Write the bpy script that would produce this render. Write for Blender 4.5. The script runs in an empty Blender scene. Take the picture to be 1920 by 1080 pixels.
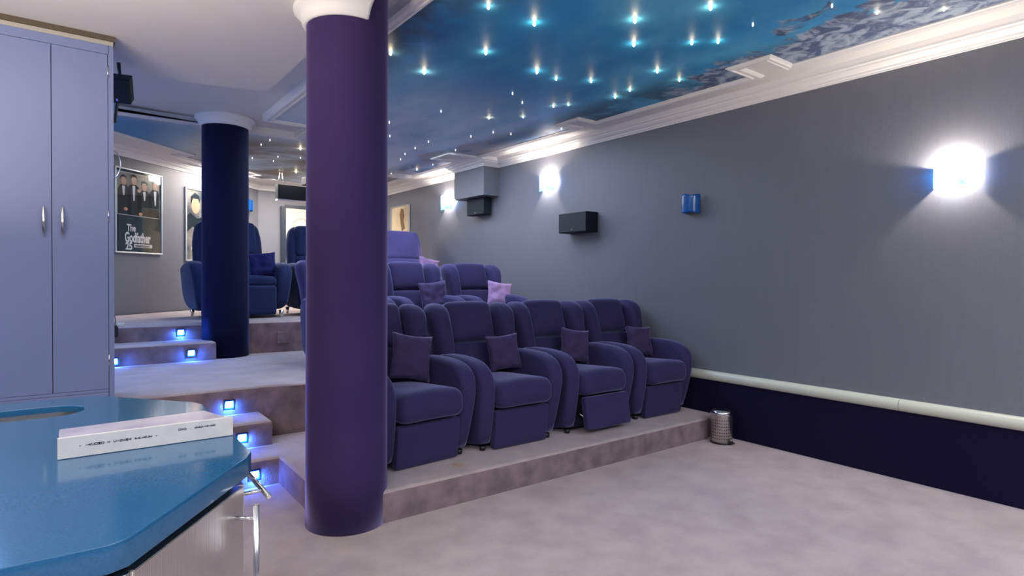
import bpy, bmesh, math, random
from mathutils import Vector, Matrix, noise
random.seed(7)
S = bpy.context.scene
COL = S.collection
PI = math.pi

# ------------------------------------------------------------------ camera
yaw, pit, rol = math.radians(36.9), math.radians(.95), math.radians(.4)
fw = Vector((math.sin(yaw)*math.cos(pit), math.cos(yaw)*math.cos(pit), -math.sin(pit)))
r0 = Vector((math.cos(yaw), -math.sin(yaw), 0)); u0 = r0.cross(fw)
rr = r0*math.cos(rol) + u0*math.sin(rol); uu = -r0*math.sin(rol) + u0*math.cos(rol)
cd = bpy.data.cameras.new('camera'); cam = bpy.data.objects.new('camera', cd); COL.objects.link(cam)
M4 = Matrix((rr, uu, -fw)).transposed().to_4x4(); M4.translation = Vector((0, 0, 1.3))
cam.matrix_world = M4
cd.sensor_width = 36; cd.lens = 1106/1920*36; cd.clip_start = .02
S.camera = cam

# ------------------------------------------------------------------ view, world, added room fill
S.view_settings.view_transform = 'Standard'; S.view_settings.look = 'None'
S.view_settings.exposure = 0.0; S.view_settings.gamma = 1.0
S.view_settings.use_curve_mapping = False
S.cycles.use_denoising = True
S.cycles.max_bounces = 10; S.cycles.diffuse_bounces = 5; S.cycles.sample_clamp_indirect = 30
W = bpy.data.worlds.new('world'); S.world = W; W.use_nodes = True
W.node_tree.nodes['Background'].inputs[0].default_value = (.5, .55, .7, 1)
W.node_tree.nodes['Background'].inputs[1].default_value = .0

def area(name, loc, target, sx, sy, power, color, spread=180):
    l = bpy.data.lights.new(name, 'AREA'); l.shape = 'RECTANGLE'; l.size = sx; l.size_y = sy
    l.energy = power; l.color = color; l.spread = math.radians(spread)
    o = bpy.data.objects.new(name, l); COL.objects.link(o); o.location = loc
    d = Vector(target) - Vector(loc); o.rotation_euler = d.to_track_quat('-Z', 'Y').to_euler()
    return o
area('front_fill', (2.6, -1.2, 2.69), (2.6, -1.2, 0), 3.0, 2.4, 120, (1, .95, .93))  # added overhead fill behind the view, no such fixture
area('counter_fill', (-1.3, -1.0, 2.68), (-1.3, -1.0, 0), 1.8, 2.4, 120, (.92, .92, 1))  # unseen panel put in to lift the counter side and near column
area('counter_bounce_fill', (-1.15, 2.1, 1.95), (-1.0, 2.2, 2.7), 1.2, 1.6, 95, (1, .86, .70))  # added upward fill that warms the soffit and cupboard top
area('front_bounce_fill', (2.5, -1.5, 1.9), (2.5, -1.4, 2.7), 2.2, 1.2, 75, (1, .93, .86))  # extra upward fill standing in for bounce onto sky and cornice
area('back_fill', (2.4, 9.0, 2.78), (2.4, 9.0, 0), 2.0, .8, 120, (1, .90, .80))  # invented panel that brightens the rear wall and door
area('middle_fill', (2.9, 5.6, 2.785), (2.9, 5.6, 0), 1.6, 2.6, 78, (.70, .80, 1))  # added cool fill over the middle seats, no fitting there
area('aisle_fill', (-.3, 5.6, 2.84), (-.1, 5.6, 0), 1.6, 1.4, 95, (.22, .45, 1))  # added blue fill tinting the aisle carpet and upper steps

def point(name, loc, power, color, rad=.02, parent=None):
    l = bpy.data.lights.new(name, 'POINT'); l.energy = power; l.color = color; l.shadow_soft_size = rad
    o = bpy.data.objects.new(name, l); COL.objects.link(o); o.location = loc
    if parent: o.parent = parent
    return o

# ------------------------------------------------------------------ materials
MATS = {}
def mat(name, col, rough=.6, metal=0, sheen=0, sheen_col=(1, 1, 1), spec=.5, noise_amt=0, noise_scale=8, col2=None,
        bump=0, bump_scale=300, emit=None, estr=0, coat=0, stretch=None, bump_stretch=None, contrast=(.35, .65), sheen_rough=.35):
    if name in MATS: return MATS[name]
    m = bpy.data.materials.new(name); m.use_nodes = True; nt = m.node_tree; N = nt.nodes; L = nt.links
    b = N['Principled BSDF']
    def si(k, v):
        if k in b.inputs: b.inputs[k].default_value = v
    si('Base Color', (*col, 1)); si('Roughness', rough); si('Metallic', metal)
    si('Specular IOR Level', spec); si('Sheen Weight', sheen); si('Sheen Tint', (*sheen_col, 1)); si('Sheen Roughness', sheen_rough)
    si('Coat Weight', coat); si('Coat Roughness', .05)
    if emit: si('Emission Color', (*emit, 1)); si('Emission Strength', estr)
    tc = N.new('ShaderNodeTexCoord')
    if col2:
        mp = N.new('ShaderNodeMapping'); L.new(tc.outputs['Object'], mp.inputs[0])
        if stretch: mp.inputs['Scale'].default_value = stretch
        n = N.new('ShaderNodeTexNoise'); n.inputs['Scale'].default_value = noise_scale; n.inputs['Detail'].default_value = 6
        L.new(mp.outputs[0], n.inputs['Vector'])
        mr = N.new('ShaderNodeMapRange'); mr.inputs[1].default_value = contrast[0]; mr.inputs[2].default_value = contrast[1]
        L.new(n.outputs['Fac'], mr.inputs[0])
        mx = N.new('ShaderNodeMix'); mx.data_type = 'RGBA'
        mx.inputs[6].default_value = (*col, 1); mx.inputs[7].default_value = (*col2, 1)
        L.new(mr.outputs[0], mx.inputs[0]); L.new(mx.outputs[2], b.inputs['Base Color'])
    if bump:
        mp2 = N.new('ShaderNodeMapping'); L.new(tc.outputs['Object'], mp2.inputs[0])
        if bump_stretch: mp2.inputs['Scale'].default_value = bump_stretch
        n2 = N.new('ShaderNodeTexNoise'); n2.inputs['Scale'].default_value = bump_scale; n2.inputs['Detail'].default_value = 3
        L.new(mp2.outputs[0], n2.inputs['Vector'])
        bp = N.new('ShaderNodeBump'); bp.inputs['Strength'].default_value = bump; bp.inputs['Distance'].default_value = .004
        L.new(n2.outputs['Fac'], bp.inputs['Height']); L.new(bp.outputs[0], b.inputs['Normal'])
    MATS[name] = m
    return m

M_carpet = mat('mauve carpet', (.455, .39, .385), .95, col2=(.375, .315, .315), noise_scale=5, bump=.9, bump_scale=160, sheen=.35, sheen_col=(.8, .75, .9), spec=.1)
def stain(m, cx, cy, r, col):
    nt = m.node_tree; N = nt.nodes; L = nt.links; b = N['Principled BSDF']; src = b.inputs['Base Color'].links[0].from_socket
    tc = N.new('ShaderNodeTexCoord'); vd = N.new('ShaderNodeVectorMath'); vd.operation = 'DISTANCE'
    mp = N.new('ShaderNodeMapping'); mp.inputs['Scale'].default_value = (1, 1, 0); L.new(tc.outputs['Object'], mp.inputs[0]); L.new(mp.outputs[0], vd.inputs[0]); vd.inputs[1].default_value = (cx, cy, 0)
    n = N.new('ShaderNodeTexNoise'); n.inputs['Scale'].default_value = 14; L.new(tc.outputs['Object'], n.inputs['Vector'])
    ad = N.new('ShaderNodeMath'); ad.operation = 'MULTIPLY_ADD'; L.new(n.outputs['Fac'], ad.inputs[0]); ad.inputs[1].default_value = .22; L.new(vd.outputs['Value'], ad.inputs[2])
    mr = N.new('ShaderNodeMapRange'); mr.inputs[1].default_value = .11+r; mr.inputs[2].default_value = .07; L.new(ad.outputs[0], mr.inputs[0])
    mx = N.new('ShaderNodeMix'); mx.data_type = 'RGBA'; L.new(mr.outputs[0], mx.inputs[0]); L.new(src, mx.inputs[6]); mx.inputs[7].default_value = (*col, 1); L.new(mx.outputs[2], b.inputs['Base Color'])
stain(M_carpet, 1.87, 3.03, .07, (.42, .25, .10))
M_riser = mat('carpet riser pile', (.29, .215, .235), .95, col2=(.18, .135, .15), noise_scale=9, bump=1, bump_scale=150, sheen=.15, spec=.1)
M_wall = mat('grey woven wallpaper', (.150, .158, .190), .5, col2=(.158, .166, .198), noise_scale=60, stretch=(1, 1, .06), bump=.22, bump_scale=220, bump_stretch=(1, 1, .12), spec=.45)
M_dado = mat('navy velvet panel', (.008, .006, .026), .85, sheen=.06, sheen_col=(.4, .4, 1), bump=.2, spec=.1)
M_rail = mat('cream rail', (.56, .58, .50), .35)
M_white = mat('white plaster', (.78, .78, .79), .6, bump=.05, bump_scale=60)
M_white2 = mat('ceiling paint', (.74, .73, .73), .8, bump=.04, bump_scale=40)
M_colv = mat('purple velvet', (.042, .026, .095), .8, sheen=.75, sheen_col=(.62, .55, 1), bump=.12, bump_scale=250, spec=.15, col2=(.036, .023, .09), noise_scale=3, sheen_rough=.3)
M_colshade = mat('shaded column velvet', (.004, .004, .028), .8, sheen=.4, sheen_col=(.3, .4, 1), bump=.12, bump_scale=250, spec=.15, sheen_rough=.3)  # darker copy of the purple velvet, blue light and shade put into it
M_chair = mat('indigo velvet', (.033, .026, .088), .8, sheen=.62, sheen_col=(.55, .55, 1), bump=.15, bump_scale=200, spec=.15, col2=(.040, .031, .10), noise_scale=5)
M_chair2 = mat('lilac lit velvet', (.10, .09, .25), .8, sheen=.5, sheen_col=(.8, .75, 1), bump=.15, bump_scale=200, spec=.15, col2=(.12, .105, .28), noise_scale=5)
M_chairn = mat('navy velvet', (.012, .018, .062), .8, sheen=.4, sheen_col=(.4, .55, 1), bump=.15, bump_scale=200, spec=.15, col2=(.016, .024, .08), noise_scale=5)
M_pillow = mat('plum cushion cloth', (.055, .040, .105), .85, sheen=.5, sheen_col=(.7, .6, 1), bump=.2, bump_scale=120, spec=.1)
M_pillow_pink = mat('lilac cushion cloth', (.33, .22, .42), .85, sheen=.3, bump=.2, bump_scale=120, spec=.1)
M_pillow_navy = mat('navy cushion cloth', (.014, .015, .08), .85, sheen=.3, sheen_col=(.4, .5, 1), bump=.2, bump_scale=120, spec=.1)
M_black = mat('black plastic', (.012, .012, .014), .4)
M_spk = mat('black speaker cloth', (.008, .014, .02), .7, bump=.3, bump_scale=600)
M_spkbox = mat('black speaker cabinet', (.008, .012, .018), .6, spec=.2)
M_cab = mat('lavender blue lacquer', (.185, .235, .45), .32, spec=.5)
M_gap = mat('dark gap', (.01, .012, .03), .9)
M_steel = mat('brushed steel', (.62, .60, .58), .28, 1, bump=.15, bump_scale=300, bump_stretch=(1, 1, .02))
M_chrome = mat('satin chrome', (.75, .75, .76), .18, 1)
M_top = mat('blue quartz', (.015, .092, .21), .13, col2=(.02, .115, .25), noise_scale=240, spec=.5, coat=.2)
M_blueglass_off = mat('blue glass', (.0, .09, .36), .12, spec=.8)
M_paper = mat('white card', (.62, .61, .58), .5, col2=(.56, .55, .54), noise_scale=30)
M_paper2 = mat('glossy printed card', (.50, .50, .58), .2, col2=(.38, .37, .50), noise_scale=12)
M_ink = mat('black ink', (.02, .02, .02), .6)
M_door = mat('cream door paint', (.58, .52, .44), .4)
M_gold = mat('gold line', (.55, .42, .2), .4)
M_frame = mat('silver frame', (.62, .68, .72), .3, .6)
M_pblack = mat('poster black', (.010, .032, .046), .12, spec=.6)  # teal tint puts the blue reflections into the print colour
M_pgrey = mat('poster backdrop', (.36, .34, .28), .2, col2=(.12, .13, .12), noise_scale=5)
M_pwhite = mat('poster white', (.62, .64, .66), .25)
M_pskin = mat('poster skin', (.42, .24, .16), .3)
M_psuit = mat('poster suit', (.008, .018, .026), .15, spec=.6)  # dark print, tinted teal to carry the same blue reflections
M_pred = mat('poster red', (.4, .05, .05), .3)
M_pstorm = mat('poster storm', (.05, .06, .08), .25, col2=(.33, .30, .27), noise_scale=3.5, contrast=(.4, .75))
M_pcream = mat('poster cream', (.68, .55, .36), .3, col2=(.42, .34, .24), noise_scale=3, contrast=(.45, .75))
M_star = mat('lit crystal', (1, .9, .7), .3, emit=(1, .86, .55), estr=28)
M_starf = mat('dim crystal', (.8, .85, .9), .2, emit=(.9, .95, 1), estr=1.5)
M_led = mat('blue light lens', (.5, .7, 1), .3, emit=(.25, .55, 1), estr=14)
M_ledframe = mat('dark light bezel', (.004, .02, .12), .3)
M_bulb = mat('bulb glass', (1, .9, .8), .3, emit=(1, .86, .7), estr=3800)

def sky_mat():
    m = bpy.data.materials.new('painted sky'); m.use_nodes = True; nt = m.node_tree; N = nt.nodes; L = nt.links
    b = N['Principled BSDF']; b.inputs['Roughness'].default_value = .5; b.inputs['Specular IOR Level'].default_value = .3
    tc = N.new('ShaderNodeTexCoord'); sep = N.new('ShaderNodeSeparateXYZ'); L.new(tc.outputs['Object'], sep.inputs[0])
    def nz(scale, detail, dist=0, st=(1, 1, 1), rough=.6):
        mp = N.new('ShaderNodeMapping'); mp.inputs['Scale'].default_value = st; L.new(tc.outputs['Object'], mp.inputs[0])
        n = N.new('ShaderNodeTexNoise'); n.inputs['Scale'].default_value = scale; n.inputs['Detail'].default_value = detail
        n.inputs['Distortion'].default_value = dist; n.inputs['Roughness'].default_value = rough
        L.new(mp.outputs[0], n.inputs['Vector']); return n.outputs['Fac']
    def rng(v, a, b_, c=0, d=1, smooth=True):
        r = N.new('ShaderNodeMapRange'); r.interpolation_type = 'SMOOTHSTEP' if smooth else 'LINEAR'
        r.inputs[1].default_value = a; r.inputs[2].default_value = b_; r.inputs[3].default_value = c; r.inputs[4].default_value = d
        L.new(v, r.inputs[0]); return r.outputs[0]
    def mth(op, a, c):
        q = N.new('ShaderNodeMath'); q.operation = op; q.use_clamp = op == 'MULTIPLY'
        for i, v in enumerate((a, c)):
            if isinstance(v, (int, float)): q.inputs[i].default_value = v
            else: L.new(v, q.inputs[i])
        return q.outputs[0]
    def mix(f, a, c):
        q = N.new('ShaderNodeMix'); q.data_type = 'RGBA'
        L.new(f, q.inputs[0])
        for i, v in ((6, a), (7, c)):
            if isinstance(v, tuple): q.inputs[i].default_value = (*v, 1)
            else: L.new(v, q.inputs[i])
        return q.outputs[2]
    X, Y = sep.outputs[0], sep.outputs[1]
    base = mix(rng(nz(.9, 5, .6, (1, .6, 1)), .38, .66), (.028, .26, .56), (.10, .41, .68))
    # pale haze further back, paler still to offset the weaker light there
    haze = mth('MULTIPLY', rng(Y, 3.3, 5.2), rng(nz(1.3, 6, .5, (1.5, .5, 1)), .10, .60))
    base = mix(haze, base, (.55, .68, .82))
    # brown dusk along the left border
    dusk = mth('MULTIPLY', mth('MULTIPLY', rng(X, 2.15, 1.5), rng(Y, 4.7, 3.9)), rng(nz(1.5, 4), .3, .6))
    base = mix(dusk, base, (.055, .055, .055))
    dusk2 = mth('MULTIPLY', mth('MULTIPLY', rng(Y, 6.4, 7.2), mth('MULTIPLY', rng(X, .7, 1.6), rng(X, 3.1, 2.4))), rng(nz(1.1, 5, .4), .30, .55))
    base = mix(dusk2, base, (.16, .13, .105))
    blueback = mth('MULTIPLY', rng(Y, 6.2, 6.9), rng(X, 1.3, .6))
    base = mix(mth('MULTIPLY', blueback, .9), base, (.02, .22, .48))
    # dark patch by the right border
    dk = mth('MULTIPLY', rng(X, 3.45, 3.8), rng(nz(1.4, 4), .35, .5))
    base = mix(mth('MULTIPLY', dk, .75), base, (.02, .04, .07))
    # curling clouds along the right border near the viewer
    edge = mth('ADD', rng(X, 3.05, 3.95, -.34, .26), rng(Y, 3.2, 1.2, -.12, .14))
    fn = mth('ADD', nz(2.8, 8, 1.6), edge)
    cl = mth('MULTIPLY', rng(fn, .50, .60), rng(Y, 3.35, 2.9))
    cc = mix(rng(nz(7, 7, 1.2), .40, .62), (.075, .11, .21), (.36, .43, .54))
    base = mix(cl, base, cc)
    # thin clouds at the back
    fn2 = mth('ADD', nz(2.2, 8, 1.0, (1.6, .6, 1)), rng(X, 2.8, 3.9, -.3, .12))
    cl2 = mth('MULTIPLY', rng(fn2, .52, .62), rng(Y, 5.0, 5.8))
    base = mix(cl2, base, (.40, .40, .44))
    L.new(base, b.inputs['Base Color'])
    bp = N.new('ShaderNodeBump'); bp.inputs['Strength'].default_value = .25; bp.inputs['Distance'].default_value = .004
    L.new(nz(60, 3, 0, (1, .4, 1)), bp.inputs['Height']); L.new(bp.outputs[0], b.inputs['Normal'])
    return m
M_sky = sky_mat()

def glass_shade_mat():
    m = bpy.data.materials.new('lit blue glass'); m.use_nodes = True; nt = m.node_tree; N = nt.nodes; L = nt.links
    N.remove(N['Principled BSDF']); out = N['Material Output']
    t = N.new('ShaderNodeBsdfTranslucent'); t.inputs[0].default_value = (.035, .20, .62, 1)
    g = N.new('ShaderNodeBsdfPrincipled'); g.inputs['Base Color'].default_value = (.05, .30, .75, 1); g.inputs['Roughness'].default_value = .15
    mx = N.new('ShaderNodeMixShader'); mx.inputs[0].default_value = .12
    L.new(t.outputs[0], mx.inputs[1]); L.new(g.outputs[0], mx.inputs[2]); L.new(mx.outputs[0], out.inputs[0])
    return m
M_shade = glass_shade_mat()
M_clear = bpy.data.materials.new('clear inner glass'); M_clear.use_nodes = True
_n = M_clear.node_tree; _n.nodes.remove(_n.nodes['Principled BSDF']); _t = _n.nodes.new('ShaderNodeBsdfTransparent'); _t.inputs[0].default_value = (.85, .95, 1, 1)
_n.links.new(_t.outputs[0], _n.nodes['Material Output'].inputs[0])

# ------------------------------------------------------------------ object helpers
def link(name, me, parent=None, m=None):
    o = bpy.data.objects.new(name, me); COL.objects.link(o)
    if parent: o.parent = parent
    if m is not None:
        for q in (m if isinstance(m, (list, tuple)) else [m]): me.materials.append(q)
    return o
def mk(name, bm, m, parent=None, smooth=False):
    me = bpy.data.meshes.new(name)
    bmesh.ops.recalc_face_normals(bm, faces=bm.faces)
    bm.to_mesh(me); bm.free()
    if smooth:
        for p in me.polygons: p.use_smooth = True
    return link(name, me, parent, m)
def tag(o, label, cat, group=None):
    o['label'] = label; o['category'] = cat
    if group: o['group'] = group
    return o
def struct(o):
    o['kind'] = 'structure'; return o
def thing(name, label, cat, loc=(0, 0, 0), rz=0, group=None):
    o = bpy.data.objects.new(name, None); o.empty_display_size = .1; COL.objects.link(o)
    o.location = loc; o.rotation_euler = (0, 0, rz)
    return tag(o, label, cat, group)
def dup(root, loc, rz=0, label=None, group=None, skip=(), swap=None):
    def cp(o, par):
        c = o.copy(); COL.objects.link(c)
        if par: c.parent = par
        for ch in KIDS.get(o.name, []) or [x for x in bpy.data.objects if x.parent == o]:
            if ch.name.split('.')[0] in skip: continue
            cp(ch, c)
        return c
    KIDS = {}
    r = cp(root, None); r.location = loc; r.rotation_euler = (0, 0, rz)
    if label: r['label'] = label
    if group: r['group'] = group
    return r

def box(bm, x0, x1, y0, y1, z0, z1, mi=0, rot=None):
    vs = [bm.verts.new((x, y, z)) for x in (x0, x1) for y in (y0, y1) for z in (z0, z1)]
    F = [(0, 1, 3, 2), (4, 6, 7, 5), (0, 4, 5, 1), (2, 3, 7, 6), (0, 2, 6, 4), (1, 5, 7, 3)]
    for f in F:
        fc = bm.faces.new([vs[i] for i in f]); fc.material_index = mi
    return vs
def bbox(bm, x0, x1, y0, y1, z0, z1, b=.004, seg=2, mi=0):
    t = bmesh.new(); box(t, x0, x1, y0, y1, z0, z1)
    bmesh.ops.recalc_face_normals(t, faces=t.faces)
    bmesh.ops.bevel(t, geom=t.edges[:], offset=b, segments=seg, affect='EDGES', profile=.5)
    join(bm, t, mi)
def join(bm, t, mi=0, M=None):
    mp = {}
    for v in t.verts: mp[v] = bm.verts.new(M @ v.co if M else v.co)
    for f in t.faces:
        try: fc = bm.faces.new([mp[v] for v in f.verts]); fc.material_index = mi; fc.smooth = f.smooth
        except ValueError: pass
    t.free()
def prism(bm, pts, z0, z1, mi=0):
    lo = [bm.verts.new((p[0], p[1], z0)) for p in pts]; hi = [bm.verts.new((p[0], p[1], z1)) for p in pts]
    n = len(pts)
    for i in range(n):
        bm.faces.new((lo[i], lo[(i+1) % n], hi[(i+1) % n], hi[i])).material_index = mi
    bm.faces.new(hi).material_index = mi; bm.faces.new(lo[::-1]).material_index = mi
def rbox(half, r, n=8, fn=None, k=3):
    """rounded box with an inner grid, so it can be deformed"""
    bm = bmesh.new(); axes = []
    for h in half:
        rr_ = min(r, h*.999); inner = h - rr_
        v = [-h + rr_*(1-math.cos(i/k*PI/2)) for i in range(k)]
        v += [-inner + 2*inner*i/n for i in range(n+1)]
        v += [-x for x in v[:k][::-1]]
        axes.append(v)
    cache = {}
    def P(x, y, z):
        key = (round(x, 6), round(y, 6), round(z, 6))
        if key in cache: return cache[key]
        q = Vector((x, y, z)); c = Vector([max(-(h-min(r, h*.999)), min(h-min(r, h*.999), t)) for h, t in zip(half, q)])
        d = q - c
        if d.length > 1e-9: q = c + d.normalized()*r if r <= min(half) else c + d.normalized()*min(r, d.length)
        if fn: q = fn(q)
        cache[key] = bm.verts.new(q); return cache[key]
    for a in range(3):
        b_, c_ = (a+1) % 3, (a+2) % 3
        for s in (-1, 1):
            A, B = axes[b_], axes[c_]
            for i in range(len(A)-1):
                for j in range(len(B)-1):
                    vs = []
                    for (u, v) in ((A[i], B[j]), (A[i+1], B[j]), (A[i+1], B[j+1]), (A[i], B[j+1])):
                        p = [0, 0, 0]; p[a] = s*half[a]; p[b_] = u; p[c_] = v; vs.append(P(*p))
                    vs = list(dict.fromkeys(vs))
                    if len(vs) > 2:
                        try: bm.faces.new(vs)
                        except ValueError: pass
    bmesh.ops.recalc_face_normals(bm, faces=bm.faces)
    for f in bm.faces: f.smooth = True
    return bm
def loft(secs, n=24, e=2.6):
    """superellipse sections (x, y, z, hx, hy) stacked"""
    bm = bmesh.new(); rings = []
    for (x, y, z, hx, hy) in secs:
        ring = []
        for i in range(n):
            a = 2*PI*i/n; c, s = math.cos(a), math.sin(a)
            ring.append(bm.verts.new((x + hx*math.copysign(abs(c)**(2/e), c), y + hy*math.copysign(abs(s)**(2/e), s), z)))
        rings.append(ring)
    for a, b_ in zip(rings, rings[1:]):
        for i in range(n): bm.faces.new((a[i], a[(i+1) % n], b_[(i+1) % n], b_[i]))
    bm.faces.new(rings[0][::-1]); bm.faces.new(rings[-1])
    for f in bm.faces: f.smooth = True
    return bm
def cyl(bm, p0, p1, r, n=20, r1=None, mi=0, cap=True):
    p0, p1 = Vector(p0), Vector(p1); d = (p1-p0).normalized()
    a = d.orthogonal().normalized(); b_ = d.cross(a); r1 = r if r1 is None else r1
    A = [bm.verts.new(p0 + (a*math.cos(2*PI*i/n) + b_*math.sin(2*PI*i/n))*r) for i in range(n)]
    B = [bm.verts.new(p1 + (a*math.cos(2*PI*i/n) + b_*math.sin(2*PI*i/n))*r1) for i in range(n)]
    for i in range(n):
        f = bm.faces.new((A[i], A[(i+1) % n], B[(i+1) % n], B[i])); f.smooth = True; f.material_index = mi
    if cap:
        bm.faces.new(A[::-1]).material_index = mi; bm.faces.new(B).material_index = mi
def tube(name, pts, r, m, parent=None):
    cu = bpy.data.curves.new(name, 'CURVE'); cu.dimensions = '3D'; cu.bevel_depth = r; cu.bevel_resolution = 3
    sp = cu.splines.new('NURBS'); sp.points.add(len(pts)-1); sp.use_endpoint_u = True; sp.order_u = 3
    for q, p in zip(sp.points, pts): q.co = (*p, 1)
    t = bpy.data.objects.new('t', cu); me = bpy.data.meshes.new_from_object(t); bpy.data.objects.remove(t)
    me.name = name
    return link(name, me, parent, m)
def lathe(bm, prof, n=64, a0=0, a1=2*PI, c=(0, 0), mi=0):
    full = abs(a1-a0-2*PI) < 1e-6; cols = []
    for i in range(n if full else n+1):
        a = a0 + (a1-a0)*i/n
        cols.append([bm.verts.new((c[0]+r*math.cos(a), c[1]+r*math.sin(a), z)) for r, z in prof])
    m_ = len(cols)
    for i in range(m_ if full else m_-1):
        A, B = cols[i], cols[(i+1) % m_]
        for j in range(len(prof)-1):
            f = bm.faces.new((A[j], B[j], B[j+1], A[j+1])); f.smooth = True; f.material_index = mi
    if not full:
        for C_ in (cols[0], cols[-1]): bm.faces.new(C_)
def sweep(bm, path, prof, closed=False, mi=0):
    """path: 2-D points; prof: (d, z) with d measured to the left of travel; mitred corners"""
    n = len(path); rows = []
    for i in range(n):
        p = Vector(path[i])
        if closed or 0 < i < n-1:
            a = (p - Vector(path[i-1])).normalized(); b_ = (Vector(path[(i+1) % n]) - p).normalized()
        else:
            b_ = a = (Vector(path[1])-p).normalized() if i == 0 else (p-Vector(path[-2])).normalized()
        na, nb = Vector((-a.y, a.x)), Vector((-b_.y, b_.x)); mt = (na+nb); mt = mt.normalized()
        k = 1/max(.3, mt.dot(na))
        rows.append([bm.verts.new((p.x+mt.x*d*k, p.y+mt.y*d*k, z)) for d, z in prof])
    for i in range(n if closed else n-1):
        A, B = rows[i], rows[(i+1) % n]
        for j in range(len(prof)-1):
            f = bm.faces.new((A[j], B[j], B[j+1], A[j+1])); f.material_index = mi
    if not closed:
        for R_ in (rows[0], rows[-1]):
            try: bm.faces.new(R_)
            except ValueError: pass
def text_mesh(s, size, depth=.0006, rot_each=False, adv=1.0, bold=0):
    """mesh data of flat lettering in the XY plane"""
    bm = bmesh.new(); x = 0
    items = [(c, i) for i, c in enumerate(s)] if rot_each else [(s, 0)]
    for c, i in items:
        if c != ' ':
            cu = bpy.data.curves.new('t', 'FONT'); cu.body = c; cu.size = size; cu.extrude = depth; cu.resolution_u = 3; cu.offset = bold
            if rot_each: cu.align_x = 'CENTER'; cu.align_y = 'CENTER'
            o = bpy.data.objects.new('t', cu); me = bpy.data.meshes.new_from_object(o)
            t = bmesh.new(); t.from_mesh(me); bpy.data.objects.remove(o); bpy.data.meshes.remove(me)
            M = Matrix.Translation((x, 0, 0)) @ Matrix.Rotation(PI/2, 4, 'Z') if rot_each else Matrix.Identity(4)
            join(bm, t, 0, M)
        x += size*adv
    return bm

# ------------------------------------------------------------------ structure: floor, platforms, walls
WX = 4.36          # right wall
def dg(s, off=0):  # point along the slanted poster wall
    return (.41 + .731*s + .682*off, 8.2 + .682*s - .731*off)
dA, dB = dg(-3.98), dg(2.79)     # meets left wall x=-2.5 and back wall y=10.1
YB = 10.1; XL = -2.5; YF = -3.2
outline = [(XL, YF), (WX, YF), (WX, YB), (dB[0], YB), dA]
bm = bmesh.new(); prism(bm, [(p[0], p[1]) for p in outline], -.1, 0); struct(mk('floor', bm, M_carpet))

def carpet_block(name, pts, z0, z1, r=.022):
    bm = bmesh.new(); prism(bm, pts, z0, z1)
    bmesh.ops.recalc_face_normals(bm, faces=bm.faces)
    ed = [e for e in bm.edges if all(abs(v.co.z-z1) < 1e-6 for v in e.verts)]
    bmesh.ops.bevel(bm, geom=ed, offset=r, segments=4, affect='EDGES', profile=.5)
    bm.faces.ensure_lookup_table()
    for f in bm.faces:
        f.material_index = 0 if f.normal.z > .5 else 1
    return struct(mk(name, bm, [M_carpet, M_riser]))
Z1, Z2, Z3 = .17, .517, .835
carpet_block('seating_platform', [(1.062, 2.89), (1.3, 2.875), (4.17, 2.875), (4.17, 2.90), (WX, 2.90), (WX, 4.36), (XL, 4.36), (XL, 3.83), (1.05, 3.83), (1.05, 3.05)], 0, Z1)
carpet_block('seating_platform', [(1.5, 4.36), (WX, 4.36), (WX, 6.35), (1.9, 6.35), (1.3, 6.40), (XL, 6.40), (XL, 4.46), (1.12, 4.44)], 0, Z2)
d1 = dg(-3.98)
carpet_block('seating_platform', [(XL, d1[1]), (XL, 6.4), (1.3, 6.40), (1.9, 6.35), (WX, 6.35), (WX, YB), (dB[0], YB)][::1], 0, Z3)
carpet_block('carpeted_step', [(XL, 4.13), (1.09, 4.13), (1.09, 4.46), (XL, 4.46)], Z1-.01, .335)
carpet_block('carpeted_step', [(XL, 6.0), (1.10, 6.08), (1.10, 6.42), (XL, 6.42)], Z2-.01, .687)

def wall(name, p, q, z0=0, z1=2.85, m=M_wall, t=.1):
    p, q = Vector(p), Vector(q); d = (q-p).normalized(); n = Vector((d.y, -d.x))*t
    bm = bmesh.new(); prism(bm, [p, q, q+n, p+n], z0, z1)
    return struct(mk(name, bm, m))
wall('wall_right', (WX, YB), (WX, YF), t=-.1)
wall('wall_back', (dB[0]-.05, YB), (WX, YB), t=-.1)
wall('wall_poster_side', dg(-4.05), dg(2.84), t=-.1)
wall('wall_left', (XL, YF), (XL, 5.6), t=-.1)
wall('wall_front', (WX, YF), (XL, YF), t=-.1)
# dark velvet panel and rail
bm = bmesh.new(); box(bm, WX-.012, WX, YF, 4.35, 0, .45); struct(mk('baseboard_right', bm, M_dado))
bm = bmesh.new(); prof = [(WX, .447)] + [(WX-.006-.036*math.sin(PI*i/10), .487-.040*math.cos(PI*i/10)) for i in range(11)] + [(WX, .527)]
prof = [(WX, .447)] + [(WX-.006-.036*math.sin(PI*i/24), .487-.040*math.cos(PI*i/24)) for i in range(25)] + [(WX, .527)]
A = [bm.verts.new((x, YF, z)) for x, z in prof]
for ys in ((YF, 1.55), (1.553, 4.35)):
    A = [bm.verts.new((x, ys[0], z)) for x, z in prof]; B = [bm.verts.new((x, ys[1], z)) for x, z in prof]
    for i in range(len(prof)-1):
        f = bm.faces.new((A[i], A[i+1], B[i+1], B[i]))
    bm.faces.new(A); bm.faces.new(B); bm.faces.new((A[0], A[-1], B[-1], B[0]))
struct(mk('trim_1', bm, M_rail))

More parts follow.
